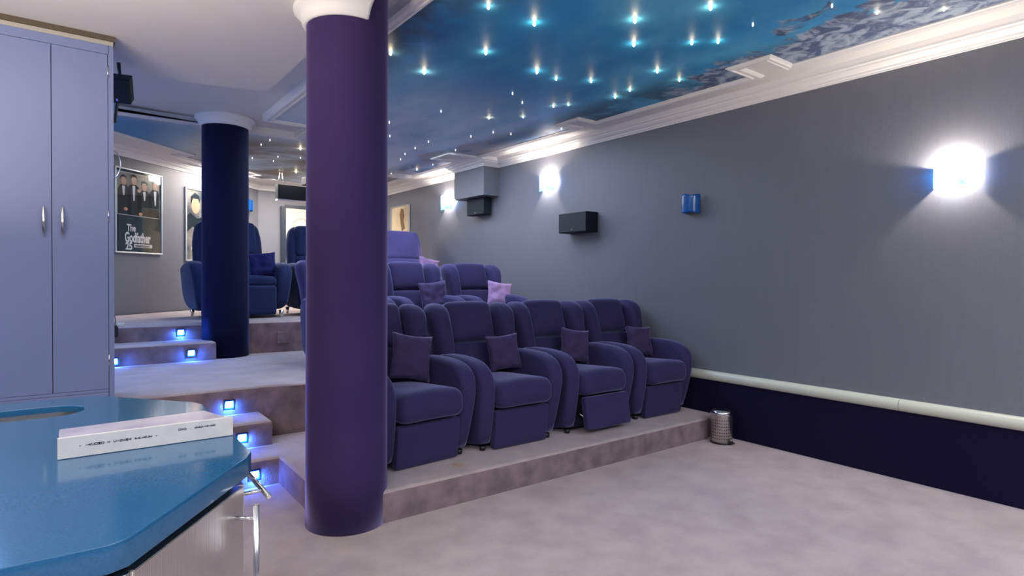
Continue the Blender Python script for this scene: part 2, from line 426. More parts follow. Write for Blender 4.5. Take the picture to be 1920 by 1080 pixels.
# ceiling
bm = bmesh.new(); prism(bm, [(XL-.1, YF-.1), (WX+.1, YF-.1), (WX+.1, YB+.1), (XL-.1, YB+.1)], 2.85, 2.95); struct(mk('ceiling', bm, M_white2))
def bumps_right():
    P = [(4.0, YF+.3)]
    for (y0, y1, x) in ((.24, .58, 3.72), (2.12, 2.46, 3.72), (4.02, 4.355, 3.77), (6.07, 6.55, 3.60), (7.79, 8.08, 3.75)):
        P += [(4.0, y0), (x, y0), (x, y1), (4.0, y1)]
    return P
def sd(s, off): return dg(s, off)
sky = bumps_right() + [(4.0, 9.72), dg(2.50, .58), dg(2.32, .58), dg(2.32, .38), dg(2.02, .38), dg(2.02, .58),
                       dg(.97, .58), dg(.97, .38), dg(.62, .38), dg(.62, .58), dg(-1.63, .58), (-.9, 6.55),
                       (2.02, 6.56), (2.02, 5.88), (1.57, 5.88), (1.57, YF+.3)]
# slab that carries the sky and the white border on the walls
slab = [(1.57, YF), (WX, YF), (WX, YB), (dB[0], YB), dA, (XL, 5.2), (-1.2, 6.55), (2.02, 6.56), (2.02, 5.88), (1.57, 5.88)]
slab = [(1.57, YF), (WX, YF), (WX, YB), (dB[0], YB), dg(-3.0), (-1.75, 6.55), (2.02, 6.56), (2.02, 5.88), (1.57, 5.88)]
bm = bmesh.new(); prism(bm, slab, 2.80, 2.851); struct(mk('ceiling', bm, M_white2))
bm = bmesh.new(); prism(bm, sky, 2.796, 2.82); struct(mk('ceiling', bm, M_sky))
mprof = [(.0, 2.80), (.0, 2.788), (-.012, 2.784), (-.022, 2.775), (-.030, 2.775), (-.036, 2.783), (-.052, 2.785), (-.060, 2.778), (-.070, 2.780), (-.085, 2.792), (-.085, 2.852)]
bm = bmesh.new(); sweep(bm, sky, mprof, closed=True); struct(mk('trim_2', bm, M_white))
# lower soffit above the counter, ends beside the first column
soff = [(XL, YF), (1.21, YF), (1.21, 4.70), (.66, 4.86), (.43, 4.80), (.25, 4.43), (XL, 4.43)]
bm = bmesh.new(); prism(bm, soff, 2.70, 2.852); struct(mk('ceiling', bm, M_white2))

# wall cornice
cprof = [(0, 2.695), (.010, 2.695), (.012, 2.706), (.022, 2.710), (.026, 2.722), (.046, 2.730), (.066, 2.744), (.070, 2.754), (.090, 2.758), (.092, 2.772), (.105, 2.80), (0, 2.80)]
duct = [(WX, 6.10), (4.13, 6.10), (4.13, 6.80), (WX, 6.80)]
path = [(WX, YF)] + duct + [(WX, YB), (dB[0], YB), dg(-3.9)]
bm = bmesh.new(); sweep(bm, path, cprof); struct(mk('trim_3', bm, M_white))
# boxed duct on the right wall
bm = bmesh.new(); prism(bm, [(WX, 6.10), (4.13, 6.10), (4.13, 6.80), (WX, 6.80)], 2.34, 2.75); struct(mk('wall_duct_casing', bm, M_wall))

# ------------------------------------------------------------------ columns
def column(cx, cy, z0, ztop, zcap, label, cut=None, vel=None):
    t = thing('round_column', label, 'column', (cx, cy, z0))
    bm = bmesh.new(); pr = [(.212, 0), (.211, .3), (.209, 1.2), (.208, ztop-z0)]
    pr = [(.0, 0)] + pr
    lathe(bm, pr, 72); mk('column_shaft', bm, vel or M_colv, t, True)
    h = .105; zb = zcap-h-z0
    cp = [(.2075, 0), (.222, .0), (.224, .014), (.232, .018), (.234, .03), (.246, .048), (.262, .066), (.272, .074), (.272, .088), (.266, .094), (.266, h), (.2075, h)]
    cp = [(a, b_+zb) for a, b_ in cp]
    bm = bmesh.new()
    if cut is None: lathe(bm, cp, 72)
    else:
        # keep the arc that lies under the soffit
        a0 = math.radians(cut[0]); a1 = math.radians(cut[1]); lathe(bm, cp, 60, a0, a1)
    mk('capital', bm, M_white, t, True)
    return t
column(1.185, 3.04, 0, 2.85, 2.70, 'thick purple velvet column nearest, white capital cut off on its right', cut=(84, 276))
column(1.23, 6.33, Z2, 2.85, 2.85, 'column coloured dark navy for its blue light and shade, standing at the upper steps, behind the purple one', vel=M_colshade)

# ------------------------------------------------------------------ tall cupboard
t = thing('tall_cupboard', 'tall lavender blue built-in cupboard with two doors left of the picture', 'cupboard', (0, 4.2, 0))
bm = bmesh.new(); box(bm, -.34, .213, .022, .55, Z1, 2.645); mk('carcass', bm, M_cab, t)
bm = bmesh.new()
cr = [(0, 2.644), (.004, 2.646), (.012, 2.649), (.020, 2.658), (.026, 2.661), (.028, 2.670), (0, 2.670)]
sweep(bm, [(-.34, .0), (.213, .0), (.213, .55)][::-1], [(-d, z) for d, z in cr]); box(bm, -.34, .213, 0.001, .549, 2.645, 2.669); mk('cornice', bm, mat('crown paint', (.42, .40, .37), .5), t)
bm = bmesh.new(); box(bm, -.33, .222, -.006, .54, 2.670, 2.70); mk('shadow_strip', bm, mat('shadow brown', (.10, .08, .06), .8), t)  # solid strip coloured as the shade between crown and soffit
bm = bmesh.new(); box(bm, .187, .213, .0, .03, Z1, 2.644); box(bm, -.34, .19, .0, .03, 2.592, 2.644); mk('face_frame', bm, M_cab, t)
bm = bmesh.new(); box(bm, -.338, .19, .010, .03, Z1, 2.592); mk('shadow_gap', bm, M_gap, t)
for (a, b_, hx) in ((-.336, -.0775, -.112), (-.0745, .1845, -.028)):
    bm = bmesh.new(); bbox(bm, a, b_, 0, .02, .632, 2.590, .0015); d = mk('door', bm, M_cab, t)
    bm = bmesh.new()
    secs = []
    for i in range(17):
        z = i/16; w = math.sin(PI*z)**.8
        secs.append((hx, -.012-.020*math.sin(PI*z), 1.51+.18*z, .0015+.0075*w, .0015+.005*w))
    hb = loft(secs, 14, 2); join(bm, hb); mk('handle', bm, M_chrome, d, True)
bm = bmesh.new(); bbox(bm, -.336, .1845, 0, .02, .30, .612, .0015); mk('drawer', bm, M_cab, t)
bm = bmesh.new(); bbox(bm, -.336, .1845, 0, .02, .614, .630, .001); mk('rail', bm, M_cab, t)
for z in (2.49, 1.65, .80):
    bm = bmesh.new(); cyl(bm, (.1865, -.003, z-.035), (.1865, -.003, z+.035), .0035, 10); mk('hinge', bm, M_chrome, t)

# ------------------------------------------------------------------ counter
CT = .9
ct = thing('kitchen_counter', 'blue quartz topped counter with brushed steel doors in the near left corner', 'counter', (0, 0, 0))
pts = [(-1.9, 1.055), (.045, 1.055), (.070, 1.066), (.312, 1.392), (.328, 1.425), (.330, 2.05), (.310, 2.10), (.085, 2.375), (.05, 2.392), (-1.9, 2.392)]
cu = bpy.data.curves.new('w', 'CURVE'); cu.dimensions = '2D'; cu.fill_mode = 'BOTH'; cu.extrude = .0205; cu.bevel_depth = .0018; cu.bevel_resolution = 2
def addsp(P):
    sp = cu.splines.new('POLY'); sp.points.add(len(P)-1); sp.use_cyclic_u = True
    for q, p in zip(sp.points, P): q.co = (p[0], p[1], 0, 1)
addsp(pts)
hole = []
for i in range(13):
    a = PI/2 - PI*i/12; hole.append((-.045+.082*math.cos(a), 2.185+.088*math.sin(a)))
hole += [(-.50, 2.097), (-.58, 2.12), (-.60, 2.185), (-.58, 2.25), (-.50, 2.273)]
addsp(hole[::-1])
o_ = bpy.data.objects.new('w', cu); me = bpy.data.meshes.new_from_object(o_); bpy.data.objects.remove(o_)
wt = link('worktop', me, ct, M_top); wt.location = (0, 0, CT-.0225)
bm = bmesh.new()   # steel basin under the opening
ins = [((x+.2)*.985-.2, (y-2.185)*.975+2.185) for x, y in hole]
n = len(ins); A = [bm.verts.new((x, y, CT-.019)) for x, y in ins]; B = [bm.verts.new((x*.96-.01, (y-2.185)*.8+2.185, CT-.16)) for x, y in ins]
L_ = [bm.verts.new((x, y, CT-.05)) for x, y in ins]
for i in range(n): bm.faces.new((A[i], A[(i+1) % n], L_[(i+1) % n], L_[i])); bm.faces.new((L_[i], L_[(i+1) % n], B[(i+1) % n], B[i]))
bm.faces.new(B); mk('basin', bm, M_steel, ct, True)
# base: front cabinet, chamfer door, side
bm = bmesh.new(); prism(bm, [(-1.9, 1.10), (.03, 1.10), (.055, 1.115), (.285, 1.42), (.288, 2.06), (.05, 2.345), (-1.9, 2.345)], .10, CT-.045); mk('base_cabinet', bm, mat('dark blue cabinet', (.01, .02, .045), .35), ct)
bm = bmesh.new(); prism(bm, [(-1.9, 1.15), (.02, 1.15), (.25, 1.44), (.25, 2.03), (.03, 2.3), (-1.9, 2.3)], 0, .10); mk('plinth', bm, M_black, ct)
def panel(name, p, q, z0, z1, th, m, parent):
    p, q = Vector(p), Vector(q); d = (q-p).normalized(); nn = Vector((d.y, -d.x))
    bm = bmesh.new(); prism(bm, [p, q, q-nn*th, p-nn*th], z0, z1)
    bmesh.ops.recalc_face_normals(bm, faces=bm.faces)
    bmesh.ops.bevel(bm, geom=bm.edges[:], offset=.0015, segments=2, affect='EDGES')
    return mk(name, bm, m, parent), d, nn
dp, dd, nn = panel('door', (.079, 1.077), (.303, 1.376), .12, CT-.058, .02, M_steel, ct)
# vertical bar handle of the corner door
def bar(parent, p0, p1, r, posts, nrm, out):
    bm = bmesh.new(); cyl(bm, p0, p1, r, 24)
    bmesh.ops.bevel(bm, geom=[e for e in bm.edges if len(e.link_faces) == 2 and any(len(f.verts) > 10 for f in e.link_faces)], offset=.0015, segments=2, affect='EDGES')
    for q in posts:
        cyl(bm, q, Vector(q)-Vector(nrm)*out, r*.7, 16)
    return mk('handle', bm, M_chrome, parent, False)
e = Vector((.303, 1.376)) - dd*.035; hb = e + nn*.043
bar(dp, (hb.x, hb.y, .815), (hb.x, hb.y, .45), .006, [(hb.x, hb.y, .785), (hb.x, hb.y, .48)], (nn.x, nn.y, 0), .043)
sp_, _, _ = panel('drawer', (.306, 1.385), (.306, 1.70), .64, CT-.058, .018, M_steel, ct)
bar(sp_, (.352, 1.36, .812), (.352, 1.60, .812), .006, [(.352, 1.41, .812), (.352, 1.57, .812)], (1, 0, 0), .045)
sq, _, _ = panel('drawer', (.306, 1.385), (.306, 1.70), .12, .635, .018, M_steel, ct)
panel('door', (.306, 1.705), (.306, 2.04), .12, CT-.058, .018, M_steel, ct)
panel('door', (-.55, 1.082), (.045, 1.082), .12, CT-.058, .018, mat('navy lacquer', (.015, .03, .08), .25), ct)
bm = bmesh.new(); cyl(bm, (.062, 1.078, .12), (.062, 1.078, CT-.058), .010, 16); mk('corner_post', bm, M_steel, ct)

# white binder box lying on the worktop
bx = thing('slip_case', 'white boxed folder with small black spine letters lying on the blue worktop', 'box', (-.022, 1.60, CT+.0005))
def tw(q):
    return q
bm = bmesh.new(); bbox(bm, 0, .350, 0, .006, 0, .047, .0015); mk('spine', bm, M_paper, bx)
TP = [(.003, .006), (.344, .006), (.326, .046), (.305, .122), (.002, .098)]
bm = bmesh.new(); prism(bm, TP, 0, .041); mk('case_body', bm, M_paper, bx)
bm = bmesh.new(); prism(bm, [(x*.997+.0005, y*.995+.001) for x, y in TP], .0415, .0455)
mk('printed_cover', bm, M_paper2, bx)
for s, x0, zz, nm in (("\u2022 JACOMO'S CINEMA PALACE \u2022", .040, .025, 'lettering'), ("DVD \u00b7 REGISTER", .232, .032, 'lettering')):
    b2 = text_mesh(s, .0078, .0002, True, .74, .0002)
    o = mk(nm, b2, M_ink, bx); o.location = (x0, -.0004, zz); o.rotation_euler = (PI/2, 0, 0)

# ------------------------------------------------------------------ lights built in the place
def sconce(y, z, lit, label, rz=PI/2*0, w=.20, h=.135, loc=None, power=1):
    t = thing('wall_sconce', label, 'wall lamp', loc or (WX, y, z), rz, 'blue glass wall lamps')
    # local: wall is +x, glass bows out to -x, runs along y
    bm = bmesh.new(); box(bm, -.004, -.0, -w*.22, w*.22, -h*.30, h*.30); mk('back_plate', bm, M_white, t)
    bm = bmesh.new(); nY, nZ = 28, 10; rows = []
    for k in range(2):
        g = []
        for i in range(nY+1):
            u = i/nY*2-1; yy = u*w/2; xx = -(.012 + .075*(1-abs(u)**8) + .006*math.sin(u*5)) + (.004 if k else 0)
            top = h/2*(1+.10*math.sin(u*4.2+.6)); bot = -h/2*(1+.07*math.sin(u*4.5-.4))
            g.append([bm.verts.new((xx, yy*(1-.02*k), bot+(top-bot)*j/nZ)) for j in range(nZ+1)])
        rows.append(g)
    for k in range(2):
        for i in range(nY):
            for j in range(nZ):
                f = bm.faces.new((rows[k][i][j], rows[k][i+1][j], rows[k][i+1][j+1], rows[k][i][j+1])); f.smooth = True; f.material_index = k if lit else 0
    for i in range(nY):
        bm.faces.new((rows[0][i][0], rows[0][i+1][0], rows[1][i+1][0], rows[1][i][0]))
        bm.faces.new((rows[0][i][nZ], rows[0][i+1][nZ], rows[1][i+1][nZ], rows[1][i][nZ]))
    for i in (0, nY):
        for j in range(nZ): bm.faces.new((rows[0][i][j], rows[0][i][j+1], rows[1][i][j+1], rows[1][i][j]))
    mk('glass_shade', bm, [M_shade, M_clear] if lit else M_blueglass_off, t)
    bm = bmesh.new(); cyl(bm, (-.006, 0, .028), (-.028, 0, .030), .008, 12); mk('lamp_holder', bm, M_chrome, t)
    if lit:
        bm = bmesh.new(); bmesh.ops.create_uvsphere(bm, u_segments=14, v_segments=8, radius=.015, matrix=Matrix.Translation((-.036, 0, .034))); mk('bulb', bm, M_bulb, t, True)
    return t
sconce(1.28, 1.945, True, 'lit blue glass wall lamp nearest the camera on the right wall', w=.21, power=1.3)
sconce(5.12, 2.375, True, 'lit blue glass wall lamp above and left of the black speaker on the right wall', w=.21, h=.17)
sconce(7.33, 2.37, True, 'lit blue glass wall lamp furthest back, left of the boxed duct', w=.24, h=.19)
sconce(3.18, 1.955, False, 'unlit blue glass wall lamp alone between the speaker and the bright lamp', w=.17, h=.155)
q = dg(2.45, .0)
q2 = dg(-1.15, .0); sconce(0, 0, True, 'lit blue glass wall lamp on the slanted wall, left of the four-men poster', rz=math.radians(43)+PI/2, loc=(q2[0], q2[1], 2.41), w=.2, h=.17)
s_ = sconce(0, 0, False, 'unlit blue glass wall lamp on the slanted rear wall beside the navy column', rz=math.radians(43)+PI/2, loc=(q[0], q[1], 2.41), w=.2, h=.17)

def step_light(x, y, z, label, rz=0):
    t = thing('step_light', label, 'step light', (x, y, z), rz, 'blue step lights in the carpeted risers')
    bm = bmesh.new(); bbox(bm, -.034, .034, -.006, .0, -.034, .034, .003); mk('bezel', bm, M_ledframe, t)
    bm = bmesh.new(); bbox(bm, -.019, .019, -.009, -.005, -.019, .019, .001); mk('lens', bm, M_led, t)
    l = bpy.data.lights.new('step_glow', 'AREA'); l.shape = 'SQUARE'; l.size = .05; l.energy = 8.0; l.color = (.035, .17, 1); 
    o = bpy.data.objects.new('step_glow', l); COL.objects.link(o); o.parent = t; o.location = (0, -.012, 0); o.rotation_euler = (PI/2, 0, 0)
    o.rotation_euler = (math.radians(75), 0, 0)
    return t
step_light(.905, 3.828, .082, 'blue light in the lowest riser behind the counter handle')
step_light(.90, 4.128, .245, 'blue light in the small step just right of the white box')
step_light(.885, 4.44, .41, 'blue light in the tall riser, above the small lower step')
step_light(.89, 6.058, .598, 'blue light in the upper box step, left of the navy column')
step_light(.85, 6.398, .762, 'highest blue light, in the top riser beside the navy column')
step_light(.300, 6.03, .57, 'blue light partly hidden by the edge of the tall cupboard')

# star lights
stars = [(1.849, 2.696), (2.18, 2.704), (2.613, 2.319), (2.819, 1.959), (2.208, 3.248), (2.068, 3.833), (2.702, 3.318), (2.873, 2.556), (3.147, 2.321), (3.258, 2.207), (2.92, 3.357), (3.156, 3.228), (3.588, 3.387), (3.549, 3.194), (3.382, 2.786), (3.66, 2.806), (3.364, 3.899), (3.434, 3.786), (3.138, 4.554), (3.365, 4.33), (1.715, 3.647), (3.846, 7.327), (3.604, 1.433), (3.852, 1.194), (2.163, 7.007), (2.589, 8.587)]
slab_l = ['brightest row, beside the purple column top', 'large star with wide rays, second from the column top', 'large star centre top, above another large one', 'large star at the top edge, rightmost of the big ones',
 'large star right of the column, between two others', 'large star nearest the purple column, low', 'large star in the middle of the sky, lowest big one', 'large star right of centre, below the centre top one',
 'left one of a pair at the right of the sky', 'right one of a pair, nearest the painted clouds', 'small star just right of the lowest big one', 'medium star in the centre of the sky',
 'lower one of a near pair left of the white ledge', 'upper one of a near pair left of the white ledge', 'medium star above the painted cloud tip', 'small star over the cloud tip by the border',
 'small star low in the sky, left of two', 'small star low in the sky, right of two', 'small lone star low in the hazy sky', 'faint star beside a dark unlit crystal',
 'star half hidden behind the purple column edge', 'star furthest back by the duct casing', 'star set in the clouds at the far right', 'star at the right edge against the border',
 'star behind the white ceiling ledge at the back', 'star above the hanging black bar at the back']
sizes = [1.2, 1.5, 1.5, 1.2, 1.2, 1.3, 1.4, 1.3, .8, .8, .5, .8, .6, .5, .8, .5, .35, .3, .4, .25, 1.2, .5, .3, .15, .9, 1.2]
def star_mesh(m, nm):
    bm = bmesh.new(); cyl(bm, (0, 0, 0), (0, 0, -.016), .0045, 8, .006); cyl(bm, (0, 0, -.016), (0, 0, -.024), .006, 8, .001)
    me = bpy.data.meshes.new(nm); bm.to_mesh(me); bm.free(); me.materials.append(m); return me
ms, mf = star_mesh(M_star, 'star_light'), star_mesh(M_starf, 'star_light')
for (x, y), s, lb in zip(stars, sizes, slab_l):
    o = bpy.data.objects.new('ceiling_star_light', ms); COL.objects.link(o); o.location = (x, y, 2.797); tag(o, 'lit crystal ceiling light, ' + lb, 'ceiling light', 'lit crystals in the painted sky')
    o.scale = (.8+.45*s, .8+.45*s, .5+.35*s)
    point('star_glow', (x, y, 2.765), .16*s, (1, .85, .55), .006)
faint = [(3.189, 1.93), (3.307, 1.539), (2.662, 4.619), (2.859, 3.819), (3.071, 3.964), (2.461, 5.256), (2.705, 5.762), (3.148, 5.734), (3.183, 6.11), (3.238, 6.475), (3.342, 6.807), (3.601, 5.908), (3.383, 5.243), (3.462, 4.949), (3.647, 4.895), (3.912, 4.411), (3.836, 6.864), (3.696, 7.823), (1.756, 6.75), (1.737, 7.043), (2.078, 7.62), (2.109, 7.945), (2.318, 7.51), (1.844, 7.908)]
for x, y in faint:
    o = bpy.data.objects.new('ceiling_star_light', mf); COL.objects.link(o); o.location = (x, y, 2.797); tag(o, 'tiny unlit crystal dot in the painted sky ceiling', 'ceiling light', 'tiny unlit crystals in the painted sky')

# ------------------------------------------------------------------ speakers and a slim black device
def speaker(loc, rz, w, h, d, label, tilt=0, top=None):
    t = thing('wall_speaker', label, 'speaker', loc, rz)
    # local: front faces -y, back on wall at y=0
    bm = bmesh.new(); bbox(bm, -w/2, w/2, -d, 0, -h/2, h/2, .003); mk('speaker_cabinet', bm, M_spkbox, t)
    bm = bmesh.new(); bbox(bm, -w/2+.004, w/2-.004, -d-.012, -d-.001, -h/2+.004, h/2-.004, .004); mk('grille', bm, M_spk, t)
    bm = bmesh.new(); box(bm, -.006, .006, -d-.0135, -d-.0122, -h/2+.018, -h/2+.036); mk('badge', bm, M_chrome, t)
    return t
speaker((WX, 4.55, 1.885), PI/2*-1, .42, .205, .16, 'black box speaker on the right wall between two blue wall lamps')
speaker((4.33, 6.43, 2.225), -PI/2, .40, .215, .10, 'black speaker hung under the boxed duct casing')
t = speaker((.30, 5.12, 2.665), math.radians(-6), .16, .17, .16, 'black cube speaker under the ceiling beside the tall cupboard')
t.rotation_euler = (math.radians(28), 0, math.radians(-12))
bm = bmesh.new(); cyl(bm, (0, .0, .0), (0, .02, .16), .012, 12); mk('bracket', bm, M_black, t)
t = thing('slim_device', 'slim black device with buttons below the cube speaker beside the cupboard', 'speaker', (.275, 5.4, 2.55))  # slim device with buttons, filed with the speakers
t.rotation_euler = (math.radians(8), math.radians(12), math.radians(-35))
rb = rbox((.028, .016, .095), .014, 4); mk('body', rb, M_black, t, True)
bm = bmesh.new(); box(bm, -.018, .02, -.018, -.0165, -.03, .075); mk('front_plate', bm, mat('dark grey plate', (.05, .05, .05), .5), t)
bm = bmesh.new(); cyl(bm, (-.02, 0, .0), (-.08, .03, 0), .01, 10); mk('bracket', bm, M_black, t)
tube('cable', [(-.0, 0, -.09), (-.03, 0, -.11), (-.09, .03, -.13)], .003, M_black, t)

# ------------------------------------------------------------------ posters
def frame(label, loc, rz, w, h, cat='poster', name='framed_poster', fr=.016):
    t = thing(name, label, cat, loc, rz)
    # local: hangs on y=0 facing -y ; x right, z up, origin = centre
    bm = bmesh.new()
    for (a, b_, c, d) in ((-w/2, w/2, h/2-fr, h/2), (-w/2, w/2, -h/2, -h/2+fr), (-w/2, -w/2+fr, -h/2+fr, h/2-fr), (w/2-fr, w/2, -h/2+fr, h/2-fr)):
        bbox(bm, a, b_, -.02, 0, c, d, .002)
    mk('frame', bm, M_frame, t)
    return t
def flat(name, pts, y, m, parent):
    """thin printed shape in the XZ plane"""
    bm = bmesh.new()
    polys = pts if isinstance(pts[0][0], (tuple, list)) else [pts]
    for P in polys:
        a = [bm.verts.new((x, y, z)) for x, z in P]; b_ = [bm.verts.new((x, y+.0006, z)) for x, z in P]
        k = len(P)
        bm.faces.new(a); bm.faces.new(b_[::-1])
        for i in range(k): bm.faces.new((a[i], a[(i+1) % k], b_[(i+1) % k], b_[i]))
    return mk(name, bm, m, parent)
def ell(cx, cz, rx, rz_, n=20): return [(cx+rx*math.cos(2*PI*i/n), cz+rz_*math.sin(2*PI*i/n)) for i in range(n)]
DR = math.atan2(.682, .731)
q = dg(.365, .003)
P1 = frame('silver framed dark film poster of four men in suits on the slanted wall', (q[0], q[1], 2.065), DR, .715, 1.0)
w, h = .683, .968
flat('print', [(-w/2, -h/2), (w/2, -h/2), (w/2, h/2), (-w/2, h/2)], -.004, M_pblack, P1)
flat('picture', [(-.315, -.045), (.315, -.045), (.315, .452), (-.315, .452)], -.0048, M_pgrey, P1)
fig = [(-.23, .0), (-.08, .02), (.08, -.03), (.25, .0)]
suits, shirts, faces, hats, hands, hair = [], [], [], [], [], []
for i, (x, dz) in enumerate(fig):
    zt = .33+dz; ws = .105 if i in (0, 3) else .112
    suits.append([(max(-.315, x-ws), -.045), (min(.315, x+ws), -.045), (min(.315, x+ws), zt-.09), (x+.045, zt-.03), (x-.045, zt-.03), (max(-.315, x-ws), zt-.09)])
    shirts.append([(x-.022, zt-.035), (x+.022, zt-.035), (x+.010, zt-.22 if i in (1, 3) else zt-.15), (x-.006, zt-.22 if i in (1, 3) else zt-.15)])
    faces.append(ell(x, zt+.025, .040, .056))
    hair.append([(x-.042, zt+.035), (x-.040, zt+.075), (x, zt+.095), (x+.040, zt+.075), (x+.042, zt+.035), (x+.025, zt+.062), (x-.025, zt+.062)])
    shirts.append([(x-.0, zt-.03), (x, zt-.03), (x, zt-.031)]) if 0 else None
for x, z in ((-.20, -.0+.02), (.02, -.02), (.0, .26)): hands.append(ell(x, z, .028, .02))
flat('printed_suits', suits, -.0056, M_psuit, P1); flat('printed_shirts', shirts, -.0064, M_pwhite, P1)
flat('printed_faces', faces+hands, -.0070, M_pskin, P1); flat('printed_hair', hair, -.0078, M_psuit, P1)
bows = []
for i, (x, dz) in enumerate(fig):
    z = .33+dz-.035; bows.append([(x-.022, z+.009), (x, z+.002), (x+.022, z+.009), (x+.022, z-.010), (x, z-.003), (x-.022, z-.010)])
flat('printed_bow_ties', bows, -.0072, M_psuit, P1)
flat('picture_border', [[(-.32, -.050), (.32, -.050), (.32, -.045), (-.32, -.045)], [(-.32, -.045), (-.315, -.045), (-.315, .455), (-.32, .455)], [(.315, -.045), (.32, -.045), (.32, .455), (.315, .455)], [(-.32, .452), (.32, .452), (.32, .457), (-.32, .457)]], -.0056, M_pwhite, P1)
def letter(parent, s, size, x, z, m, y=-.006, bold=.0, sx=1, name='lettering'):
    o = mk(name, text_mesh(s, size, .0004, bold=bold), m, parent); o.rotation_euler = (PI/2, 0, 0); o.location = (x, y, z); o.scale = (sx, 1, 1); return o
letter(P1, 'The', .115, -.185, -.235, M_pwhite, bold=.003, sx=.72)
letter(P1, 'Godfather', .165, -.215, -.365, M_pwhite, bold=.005, sx=.56)
flat('banner', [(-.08, -.425), (.20, -.425), (.20, -.385), (-.08, -.385)], -.0056, M_pwhite, P1)
letter(P1, 'ANNIVERSARY', .034, -.065, -.418, M_ink, y=-.0068, bold=.0006, sx=1.05)
letter(P1, '25', .12, -.205, -.455, M_pwhite, bold=.004, sx=.85)
# sharp reflections come from the glazing; the print colours hold the blue ones
bm = bmesh.new(); box(bm, -w/2, w/2, -.0115, -.0105, -h/2, h/2)
mg = bpy.data.materials.new('poster glazing'); mg.use_nodes = True; nt = mg.node_tree
nt.nodes.remove(nt.nodes['Principled BSDF']); tr = nt.nodes.new('ShaderNodeBsdfTransparent'); gl = nt.nodes.new('ShaderNodeBsdfGlossy'); gl.inputs['Roughness'].default_value = .04
mxs = nt.nodes.new('ShaderNodeMixShader'); mxs.inputs[0].default_value = .06
nt.links.new(tr.outputs[0], mxs.inputs[1]); nt.links.new(gl.outputs[0], mxs.inputs[2]); nt.links.new(mxs.outputs[0], nt.nodes['Material Output'].inputs[0])
mk('glazing', bm, mg, P1)

q = dg(1.135+.35, .003)
P2 = frame('silver framed stormy film poster with a man\'s face, half behind the navy column', (q[0], q[1], 2.0), DR, .70, 1.0, fr=.022)
flat('print', [(-.33, -.48), (.33, -.48), (.33, .48), (-.33, .48)], -.004, M_pstorm, P2)
flat('printed_coat', [(-.33, .10), (-.25, .16), (-.12, .09), (.05, .14), (.12, -.05), (-.02, -.16), (-.2, -.02), (-.33, -.12)], -.005, M_psuit, P2)
flat('printed_face', [ell(-.15, .28, .085, .125)], -.0058, M_pskin, P2)
flat('printed_hair', [[(-.235, .27), (-.24, .38), (-.16, .44), (-.07, .40), (-.065, .30), (-.10, .36), (-.2, .36)]], -.0066, M_psuit, P2)
letter(P2, 'PE', .055, -.235, -.345, M_pwhite, bold=.001)
P3 = frame('cream poster in a thin white frame on the right wall behind the last recliner', (WX-.002, 8.86, 2.0), -PI/2, .68, .95, fr=.014)
flat('print', [(-.32, -.46), (.32, -.46), (.32, .46), (-.32, .46)], -.004, M_pcream, P3)
flat('printed_figure', [[(.02, .43), (.10, .41), (.14, .30), (.11, .22), (.17, .1), (.05, .05), (.0, .2), (-.03, .33)]], -.0052, mat('poster umber', (.2, .12, .05), .4), P3)

# ring hanging at the cupboard side
t = thing('metal_ring', 'thin round metal ring half hidden by the cupboard, overlapping the dark poster', 'ring', (.30, 5.9, 2.22))
tube('hoop', [(0, .0+.0, .11)]+[(.0+.045*math.sin(a*PI/8), 0, .11*math.cos(a*PI/8)) for a in range(1, 16)]+[(0, 0, .11)], .0045, M_chrome, t)
# cable and plug by the upper step
t = thing('power_adapter', 'black adapter with pale plug on a cord hanging at the top step', 'adapter', (.325, 6.36, .80))
mk('adapter_body', rbox((.025, .02, .055), .012, 3), M_black, t, True)
ob = mk('plug', rbox((.030, .014, .016), .006, 3), mat('pale plug', (.6, .6, .5), .4), t, True); ob.location = (.045, -.02, .058)
tube('cord', [(0, 0, .05), (.01, -.005, .10), (-.01, 0, .16), (-.02, .02, .26), (-.03, .1, .5), (-.05, .4, .9)], .003, M_black, t)
# carpeted access panel on riser 3
bm = bmesh.new(); bbox(bm, 1.725, 1.84, 6.342, 6.36, .605, .725, .004)
tag(mk('access_panel', bm, M_riser), 'square carpeted access panel in the riser under the upper recliners', 'panel')

# ------------------------------------------------------------------ rear door
t = thing('door', '', '', (2.82, YB-.001, .83)); del t['label']; del t['category']; t.name = 'door_1'; t['kind'] = 'structure'
bm = bmesh.new(); bbox(bm, .045, .90, -.05, -.01, 0, 1.60, .003); mk('door_leaf', bm, M_door, t)
bm = bmesh.new(); box(bm, -.03, .045, -.06, 0, 0, 1.63); box(bm, .045, .98, -.03, 0, 1.60, 1.66); box(bm, .90, .98, -.06, 0, 0, 1.62); mk('door_frame', bm, mat('dark door frame', (.02, .03, .05), .4), t)
bm = bmesh.new()
for x0 in (.15, .52):
    P = [(x0, .80), (x0+.28, .80), (x0+.28, 1.36)] + [(x0+.28-.28*i/8, 1.36+.09*math.sin(PI*i/8)) for i in range(1, 8)] + [(x0, 1.36)]
    for i in range(len(P)):
        a, b_ = P[i], P[(i+1) % len(P)]; cyl(bm, (a[0], -.052, a[1]), (b_[0], -.052, b_[1]), .010, 8)
mk('panel_moulding', bm, M_door, t)

